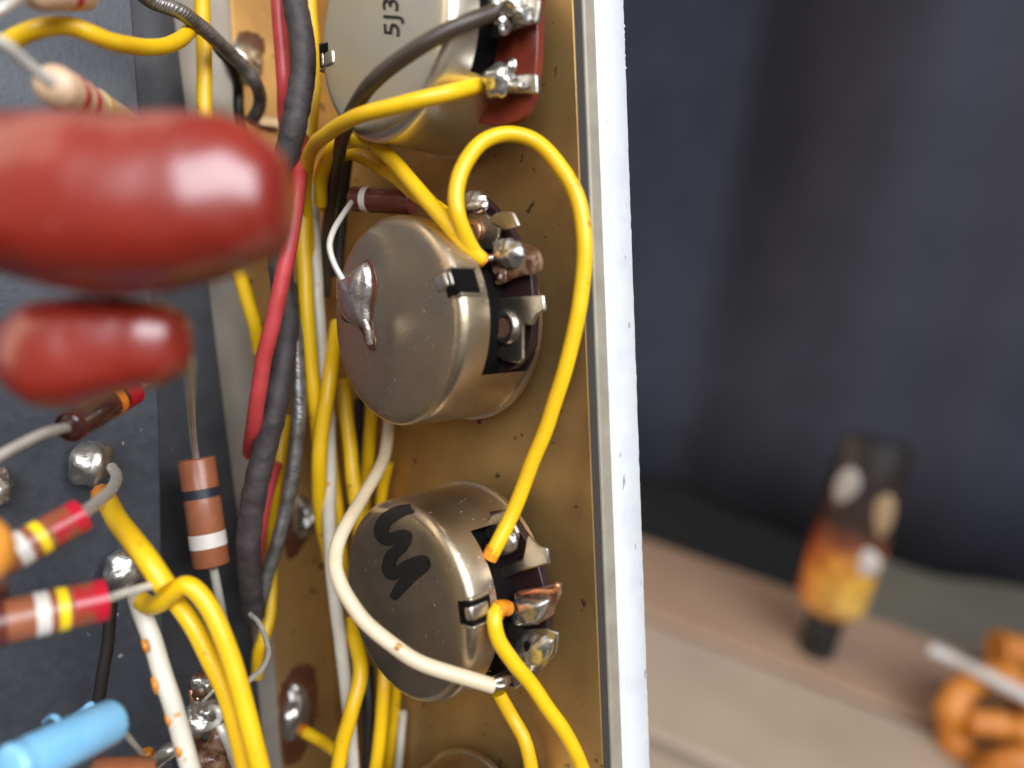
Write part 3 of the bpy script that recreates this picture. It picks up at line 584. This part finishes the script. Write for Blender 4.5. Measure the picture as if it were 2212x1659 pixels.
# the bundle along the fold
wire('thick dark sleeved cable running down the bundle behind the red wire',
     Dd([(634, -40, 94), (638, 10, 94), (651, 75, 94), (655, 140, 94), (648, 200, 94), (636, 262, 94), (620, 335, 95), (606, 420, 97), (600, 520, 99), (612, 620, 100), (620, 690, 100), (609, 790, 99), (591, 892, 98), (571, 972, 98), (553, 1050, 98), (541, 1130, 99), (536, 1200, 100), (541, 1270, 103), (549, 1330, 106)]), 53, 'sleeve', cat='cable', wob=.10, seg=16)
wire('red wire slanting in front of the dark sleeved cable',
     Dd([(652, 300, 100), (651, 345, 97), (643, 410, 94.5), (627, 520, 93.5), (607, 615, 93.5), (587, 705, 94), (570, 775, 94.5), (557, 853, 95), (547, 925, 97), (540, 980, 102)]), 34, 'red_wire', group='red wires')
wire('red wire at the top left of the dark sleeved cable',
     Dd([(600, -40, 98), (604, 30, 98), (610, 110, 98.5), (616, 180, 99), (616, 240, 101), (622, 300, 103)]), 34, 'red_wire', group='red wires')
wire('red wire peeping out below between the dark sleeve and the braid',
     Dd([(598, 1000, 106), (580, 1060, 106), (569, 1110, 106), (558, 1190, 107), (549, 1260, 108)]), 26, 'red_wire', group='red wires')
wire('grey braided cable soldered to the brass strip',
     Dd([(630, 620, 104), (638, 680, 102), (641, 740, 101), (645, 820, 101), (646, 892, 101), (640, 965, 102), (632, 1030, 103), (620, 1085, 104), (603, 1159, 105), (583, 1225, 106), (566, 1291, 107), (556, 1335, 109)]), 30, 'braid', cat='cable', seg=18)
wire('grey braided cable crossing the yellow wires at top left',
     Dd([(300, -20, 86), (331, 2, 88), (387, 23, 90), (424, 50, 93), (458, 78, 96), (492, 111, 100), (526, 145, 103), (550, 176, 105), (561, 206, 108), (558, 236, 110), (542, 262, 112)]), 31, 'braid', cat='cable', seg=18)
wire('black wire tucked under the braided cable above the big red capacitor', Dd([(470, 100, 100), (500, 140, 104), (514, 190, 110), (516, 240, 111), (520, 300, 112)]), 24, 'black_wire')
wire('yellow wire down the right of the dark sleeve to the middle of the bundle',
     Dd([(665, -40, 104), (670, 40, 104), (675, 120, 104), (676, 190, 104), (670, 270, 103), (661, 335, 103), (655, 430, 102), (656, 548, 102), (663, 681, 102), (671, 787, 102.5), (681, 879, 103), (690, 960, 105), (700, 1060, 108)]), 32, 'yellow', group=YG)
wire('off white wire running the length of the bundle on its right',
     Dd([(672, 400, 106), (677, 500, 105.5), (684, 620, 105), (692, 734, 105), (700, 830, 105), (709, 900, 105), (712, 1010, 105), (710, 1109, 105), (714, 1192, 105), (722, 1275, 105), (732, 1357, 105), (743, 1450, 105.5), (755, 1550, 106), (762, 1659, 107), (765, 1720, 107)]), 29, 'white_wire')
wire('yellow wire crossing over the off white wire left of the middle potentiometer',
     Dd([(728, 700, 108), (722, 750, 105), (715, 800, 102.5), (706, 860, 101.5), (695, 930, 101.5), (689, 1000, 102), (689, 1060, 104), (696, 1130, 107), (712, 1210, 110)]), 32, 'yellow', group=YG)
wire('short yellow length showing right of the off white wire', Dd([(712, 960, 108), (722, 1040, 108), (730, 1100, 108), (736, 1180, 109), (744, 1280, 110)]), 26, 'yellow', group=YG)
wire('yellow wire between the two brown potentiometers, left of two', Dd([(738, 820, 109), (746, 880, 108), (754, 945, 107), (761, 1020, 106), (770, 1095, 106), (778, 1160, 108)]), 31, 'yellow', group=YG)
wire('shaded yellow wire between the two brown potentiometers, right of two', [(806, 860, 'x', -1.6), (801, 927, 'x', -1.6), (795, 993, 'x', -1.6), (789, 1045, 'x', -1.6), (786, 1120, 'x', -1.6)], 27, 'yellow', group=YG)
wire('black wire between the two brown potentiometers', [(775, 860, 'x', -1.3), (776, 940, 'x', -1.3), (782, 1010, 'x', -1.3), (788, 1100, 'x', -1.3)], 22, 'black_wire')
wire('yellow length behind the cream wire above the squiggled potentiometer', [(838, 1000, 'x', -1.5), (828, 1050, 'x', -1.5), (820, 1110, 'x', -1.5)], 24, 'yellow', group=YG)
wire('yellow wire weaving beside the braided cable down the brass strip',
     Dd([(618, 900, 110), (606, 977, 108), (596, 1043, 108), (587, 1126, 110), (586, 1230, 112), (583, 1324, 111), (570, 1375, 110), (558, 1412, 110), (555, 1460, 112)]), 26, 'yellow', group=YG)
wire('yellow wire curving out from under the squiggled potentiometer to the bottom edge',
     Dd([(756, 1340, 108), (770, 1395, 105), (779, 1440, 103), (775, 1482, 102), (756, 1545, 101), (736, 1620, 101), (726, 1690, 101)]), 33, 'yellow', group=YG)
wire('black wire at the bottom edge between yellow wires', Dd([(792, 1440, 111), (796, 1520, 110), (797, 1600, 110), (795, 1700, 110)]), 28, 'black_wire')
wire('straight yellow wire at the bottom edge right of the black wire', Dd([(830, 1430, 109), (828, 1497, 108), (822, 1582, 108), (813, 1659, 108), (808, 1720, 108)]), 29, 'yellow', group=YG)
wire('yellow wire at the bottom edge nearest the brass plate', [(858, 1440, 'x', -2.5), (852, 1519, 'x', -2.0), (844, 1603, 'x', -1.8), (838, 1659, 'x', -1.8), (834, 1710, 'x', -1.8)], 26, 'yellow', group=YG)
wire('thin white wire against the plate at the bottom edge', [(870, 1540, 'x', -1.2), (866, 1600, 'x', -1.2), (861, 1659, 'x', -1.2), (858, 1710, 'x', -1.2)], 18, 'white_wire')
wire('short yellow wire leaving the flux ringed solder joint', Dd([(655, 1578, 115), (664, 1584, 114), (696, 1603, 113), (726, 1622, 111), (760, 1640, 111)]), 26, 'yellow', group=YG, ends=[('scorched_end', Dd([(652, 1576, 115), (663, 1583, 114)]), 27, 'orange_end')])
# left side
wire('yellow wire waving across the board at top left',
     Dd([(16, 92, 71), (45, 77, 71), (80, 63, 71), (118, 56, 71.5), (158, 58, 72), (198, 73, 73), (238, 89, 75), (281, 99, 78), (324, 103, 82), (364, 96, 86), (396, 80, 91), (425, 55, 97)]), 37, 'yellow', group=YG)
wire('straight yellow wire dropping behind the big red capacitor', Dd([(436, -40, 99), (438, 40, 100), (441, 132, 101), (443, 248, 101), (458, 380, 103), (490, 520, 105), (514, 585, 106), (534, 647, 107), (551, 705, 108), (560, 760, 110)]), 31, 'yellow', group=YG)
wire('fat yellow wire slanting down from the large solder post',
     Dd([(222, 1070, 86), (232, 1086, 84), (255, 1124, 80), (309, 1195, 76), (358, 1268, 75)]), 45, 'yellow', group=YG, ends=[('scorched_end', Dd([(220, 1066, 86.2), (232, 1086, 84)]), 45.8, 'orange_end')])
wire('fat yellow wire hooked round the slanting one, right of the pair',
     Dd([(306, 1298, 80), (325, 1308, 79), (348, 1302, 77.5), (372, 1280, 76.5), (400, 1265, 76), (428, 1280, 76), (458, 1322, 76), (490, 1400, 76), (519, 1490, 76), (543, 1579, 76), (562, 1659, 76), (574, 1720, 76)]), 42, 'yellow', group=YG)
wire('fat yellow wire of the pair, on the left', Dd([(372, 1292, 79), (386, 1308, 78.5), (412, 1345, 78), (446, 1405, 78), (486, 1490, 78), (514, 1588, 78), (530, 1659, 78), (540, 1720, 78)]), 40, 'yellow', group=YG)
sp_ = [('stain', Dd([(a-3, b-12-k_, 77.6), (a, b, 77.2), (a+4, b+9+k_, 77.6)]), 13+k_, 'stain') for a, b, k_ in ((314, 1396, 0), (337, 1480, 4), (365, 1556, 1), (388, 1622, 3))]
wire('off white wire spotted with orange stains at lower left', Dd([(296, 1290, 82), (306, 1322, 80), (333, 1392, 79), (358, 1475, 78), (385, 1564, 78), (413, 1659, 78), (430, 1720, 78)]), 40, 'white_wire', ends=sp_)
wire('thin bare wire curled like a hook beside the yellow pair', Dd([(541, 1327, 98), (557, 1344, 95), (573, 1374, 92), (579, 1409, 88), (565, 1445, 83), (528, 1477, 78)]), 11.5, 'lead', name='wire_offcut')
wire('black wire running across the board under the resistors', Dd([(240, 1300, 86.5), (232, 1390, 86.5), (222, 1450, 86.5), (212, 1520, 86.5)]), 26, 'black_wire')

# ------------------------------------------------------------------ resistors, capacitors
def resistor(label, A, B, wpx, m, bands, leads=(), name='resistor', round_=.12, cat='resistor', group=None, back=True):
    a, b = D(*A), D(*B); L_ = np.linalg.norm(b-a); r = wpx*.5*(A[2]+B[2])/2/FPX
    t = thing(name, label, cat, (a+b)/2, group)
    part('body', G().lathe(a, b, [(0, r*.55), (0.02, r*(1-round_)), (r*round_*.4, r*(1-round_*.35)), (r*round_, r), (L_-r*round_, r), (L_-r*round_*.4, r*(1-round_*.35)), (L_-.02, r*(1-round_)), (L_, r*.55)], 40), m, t, edge=50)
    for f0, f1, mm, lab in bands:
        part('band', G().lathe(a, b, [(f0*L_-.03, r-.05), (f0*L_, r+.04), (f1*L_, r+.04), (f1*L_+.03, r-.05)], 40, cap=False), mm, t, edge=50, label=lab)
    for pts, w_ in leads: P2, r2 = path(Dd(pts), w_); part('lead', G().tube(P2, r2, 10), 'lead', t, edge=60)
    if back:
        ax = (b-a)/L_; e3 = b+ax*5; e3 = np.array([e3[0], e3[1], 9.2]); part('lead', G().tube(cr([b-ax*.3, b+ax*2.5, b+ax*4-EZ*1.5, e3], 6), .4, 10), 'lead', t, edge=60)
    return t
RG = 'carbon resistors on the board'
resistor('brown resistor with one black and one white band, upright on the board', (424, 990, 99), (457, 1222, 99), 76, 'res_brown',
    [(.28, .365, 'b_black', 'black band'), (.69, .82, 'b_white', 'white band')], [([(461, 1228, 99), (474, 1295, 101), (484, 1350, 106)], 19)], group=RG, back=False)
resistor('slanted resistor with crimson end next to the large solder post', (176, 1112, 70), (-40, 1232, 64), 76, 'res_brown',
    [(.0, .12, 'b_red', 'red end'), (.12, .34, 'b_crimson', 'crimson stretch'), (.40, .49, 'b_yellow', 'yellow band'), (.58, .70, 'b_white', 'pale band')],
    [([(174, 1112, 70), (210, 1085, 75), (240, 1058, 80), (252, 1030, 86), (242, 1010, 90)], 25)], group=RG)
resistor('lower left resistor with crimson end and a yellow band', (226, 1296, 70), (-30, 1352, 64), 94, 'res_brown',
    [(.0, .11, 'b_red', 'red end'), (.11, .30, 'b_crimson', 'crimson stretch'), (.34, .43, 'b_yellow', 'yellow band'), (.50, .62, 'b_white', 'pale band'), (.86, 1.0, 'res_dark', 'dark end')],
    [([(224, 1296, 70), (270, 1280, 72), (336, 1263, 75)], 20)], group=RG)
resistor('tan resistor with two red bands poking out above the big red capacitor', (112, 182, 64), (262, 266, 82), 80, 'tan',
    [(.15, .22, 'b_red', 'red band'), (.30, .37, 'b_red', 'red band'), (.50, .60, 'b_gold', 'gold band')], [([(-20, 78, 58), (20, 102, 59), (60, 138, 60.5), (114, 182, 62.5)], 25)], round_=.4, group=RG)
resistor('tan resistor cut off by the top edge of the photo', (60, -22, 66), (190, -20, 72), 82, 'tan', [(.55, .66, 'b_red', 'red band')], [([(-20, 32, 62), (20, 8, 63), (62, -22, 66)], 24)], round_=.4, group=RG, back=False)
resistor('dark glossy resistor under the small red capacitor with an orange band', (150, 924, 74), (284, 846, 84), 62, 'glass',
    [(.0, .06, 'res_dark', 'dark end'), (.62, .72, 'b_orange', 'orange band'), (.78, 1.0, 'b_red', 'red end')], [([(-20, 996, 68), (40, 962, 70), (100, 934, 72), (152, 922, 74.5)], 23)], round_=.35, group=RG)
resistor('dark red resistor lying between the printed and the middle potentiometers', (762, 430, 96), (892, 436, 93), 54, 'res_dark', [(.20, .30, 'b_white', 'white band')],
    [([(764, 430, 96), (742, 462, 90), (722, 495, 86), (712, 530, 84.5), (721, 568, 84), (740, 604, 84)], 13)], group=RG, back=False)
resistor('brown resistor barely showing at the bottom edge below the blue capacitor', (190, 1680, 74), (330, 1676, 78), 80, 'res_brown', [], round_=.4, group=RG, back=False)

def pillow(prof, d, thick, n_exp=2.4, seg=36, seed=0):
    """prof: (px x, px top, px bottom); a dipped epoxy body whose outline is prof at depth d"""
    P = cr([np.array(p, float) for p in prof], 5); vs = []; n = len(P)
    r0 = CR.T @ np.array([0, 0, 1.0]); g = G()
    hm = max(p[2]-p[1] for p in P)
    for p in P:
        a, b = D(p[0], p[1], d), D(p[0], p[2], d); c = (a+b)/2; h = (b-a)/2; hz = np.linalg.norm(h); dz = r0*thick*hz
        for k in range(seg):
            an = 2*math.pi*k/seg; cc, ss = math.cos(an), math.sin(an); e = 2/n_exp
            q = c+h*math.copysign(abs(cc)**e, cc)+dz*math.copysign(abs(ss)**e, ss)
            nz_ = mnoise.noise(Vector((q[0]*.13+seed, q[1]*.13, q[2]*.13)))*.38+mnoise.noise(Vector((q[0]*.5, q[1]*.5+seed, q[2]*.5)))*.14
            vs.append(q+(q-c)/max(hz, 1)*nz_)
    fs = [(i*seg+k, i*seg+(k+1) % seg, (i+1)*seg+(k+1) % seg, (i+1)*seg+k) for i in range(n-1) for k in range(seg)]
    fs += [tuple(range(seg-1, -1, -1)), tuple((n-1)*seg+k for k in range(seg))]
    g.add(vs, fs)
    bm = bmesh.new(); me_ = bpy.data.meshes.new('tmp'); me_.from_pydata(g.v, [], g.f); bm.from_mesh(me_); bmesh.ops.recalc_face_normals(bm, faces=bm.faces); bm.to_mesh(me_); bm.free()
    g2 = G(); g2.add([tuple(v.co) for v in me_.vertices], [tuple(f.vertices) for f in me_.polygons]); bpy.data.meshes.remove(me_); return g2
big = [(630, 424, 438), (628, 388, 470), (620, 352, 508), (603, 320, 538), (575, 292, 561), (532, 269, 583), (470, 255, 602), (400, 251, 618), (320, 250, 629), (250, 250, 633), (150, 252, 624), (60, 254, 606), (-20, 257, 588), (-110, 272, 570), (-190, 315, 530), (-215, 380, 470), (-220, 420, 432)]
t = thing('capacitor', 'big glossy brick red capacitor, largest part at left', 'capacitor', D(200, 440, 50), 'red dipped capacitors')
part('body', pillow(big, 51, .92, 2.3), 'red_cap', t)
P2, r2 = path(Dd([(-150, 440, 50), (-215, 450, 52), (-240, 480, 66), (-240, 520, 84)]), 24); part('lead', G().tube(P2, r2, 10), 'lead', t)
small = [(411, 736, 746), (409, 718, 760), (403, 696, 782), (390, 674, 806), (370, 659, 824), (337, 649, 838), (300, 644, 843), (270, 641, 851), (240, 640, 859), (205, 639, 869), (169, 640, 877), (112, 646, 876), (70, 661, 862), (35, 685, 840), (12, 712, 808), (2, 742, 776), (0, 755, 765)]
t = thing('capacitor', 'smaller brick red capacitor just below the big one', 'capacitor', D(200, 750, 55), 'red dipped capacitors')
part('body', pillow(small, 56, .85, 2.5, seed=9), 'red_cap', t)
P2, r2 = path(Dd([(398, 750, 56), (406, 775, 58), (410, 802, 63), (413, 886, 82), (419, 960, 95), (425, 996, 99)]), 18); part('lead', G().tube(P2, r2, 10), 'lead', t)
t = thing('capacitor', 'orange dipped capacitor at the left edge beside the crimson ended resistor', 'capacitor', D(-10, 1190, 58))
part('body', G().blob(D(-22, 1186, 58), (EX*1.2+EZ*1.2, EY*2.5, EX*-1.2+EZ*1.3), .05, 2), 'orange_blob', t)
P2, r2 = path(Dd([(-12, 1240, 58), (2, 1262, 62), (10, 1300, 72)]), 26); part('lead', G().tube(P2, r2, 10), 'res_dark', t)
# blue electrolytic
a, b = D(14, 1668, 62), D(246, 1556, 72); L_ = np.linalg.norm(b-a); r = 2.15
t = thing('capacitor', 'sky blue sleeved capacitor at the bottom left corner', 'capacitor', (a+b)/2)
part('body', G().lathe(a, b, [(0, .4), (.05, r*.8), (.2, r*.95), (.5, r), (1.0, r), (1.3, r*.95), (1.6, r), (L_-.5, r), (L_-.12, r*.93), (L_, r*.75), (L_-.06, .4)], 40), 'blue', t, edge=60)
P2, r2 = path(Dd([(244, 1556, 72), (258, 1570, 74), (285, 1602, 79), (310, 1632, 84)]), 13); part('lead', G().tube(P2, r2, 10), 'lead', t)
for pts in ([(96, 1560, 80), (112, 1548, 77), (126, 1556, 76), (130, 1585, 76)], [(160, 1546, 82), (180, 1534, 80), (196, 1522, 80), (200, 1532, 80)]):
    P2, r2 = path(Dd(pts), 14); part('sleeve_curl', G().tube(P2, r2, 10), 'blue', t)
# board eyelets with solder
def post(label, px, d, hw, hh, seed, dz=6):
    c = Zp(px[0], px[1], 11.4); d = depth(c); k = d/FPX; rdir_ = CR.T @ np.array([1., 0, 0]); ddir = CR.T @ np.array([0, 1., 0]); f_ = CR.T @ np.array([0, 0, 1.])
    t = thing('solder_post', label, 'solder post', (c[0], c[1], c[2]-dz), 'solder posts on the board')
    part('solder_cap', G().blob(c, (rdir_*hw*k, ddir*hh*k, f_*hw*k), .16, seed, 1.7), 'solder', t)
    part('turret', G().lathe((c[0], c[1], 9.1), (c[0], c[1], 10.), [(0, 1.5), (.4, 1.5), (.5, .9), (max(1, c[2]-9.5), .9)], 20), 'tin', t, edge=40)
post('largest solder post, egg shaped, where the fat yellow wire starts', (199, 1003), 89, 43, 50, 2)
post('pitted solder post beside the lower left resistor lead', (266, 1232), 89, 40, 44, 5)
post('pale solder post at the left edge', (-8, 1052), 82, 30, 44, 9)
t = thing('solder_cluster', 'messy cluster of shiny solder and hooked leads behind the stained wire', 'solder cluster', D(435, 1540, 88))
fx = CR.T @ np.array([1., 0, 0]); fy = CR.T @ np.array([0, 1., 0]); fz = CR.T @ np.array([0, 0, 1.])
for i, (x_, y_, d_, a_, b_, m_) in enumerate(((428, 1558, 86, 1.9, 1.7, 'solder'), (452, 1536, 86, 1.4, 1.2, 'solder'), (436, 1484, 90, 1.6, 1.9, 'flux'), (425, 1474, 89, .7, .9, 'solder'), (446, 1482, 89, .6, .8, 'solder'), (430, 1505, 89, .5, .5, 'solder'), (440, 1640, 88, 3.0, 2.2, 'flux'), (470, 1610, 89, 1.6, 2.4, 'flux'), (410, 1600, 90, 1.4, 1.6, 'flux'))):
    part('solder_lump' if m_ == 'solder' else 'flux_lump', G().blob(D(x_, y_, d_), (fx*a_, fy*b_, fz*a_), .22, i+3), m_, t)
for pts, w_ in (([(455, 1528, 85), (470, 1532, 84), (474, 1552, 84), (462, 1566, 84), (444, 1574, 85)], 15), ([(474, 1566, 84), (484, 1588, 84), (498, 1622, 86), (508, 1670, 90)], 19), ([(420, 1540, 88), (440, 1515, 88), (462, 1490, 88)], 8), ([(413, 1490, 89), (416, 1515, 89), (410, 1545, 90)], 12)):
    P2, r2 = path(Dd(pts), w_); part('lead', G().tube(P2, r2, 10), 'lead' if w_ != 12 else 'copper', t)
t = thing('solder_cluster', 'bright soldered lead end at the bottom edge left of the stained wire', 'solder cluster', D(345, 1640, 84))
P2, r2 = path(Dd([(312, 1672, 84), (342, 1640, 84), (366, 1622, 84), (384, 1612, 85)]), 34); part('lead', G().tube(P2, r2, 12), 'solder', t)
part('flux_lump', G().blob(D(314, 1636, 84), (fx*.9, fy*1.1, fz*.9), .2, 4), 'stain', t)
print('objects', len(bpy.data.objects))
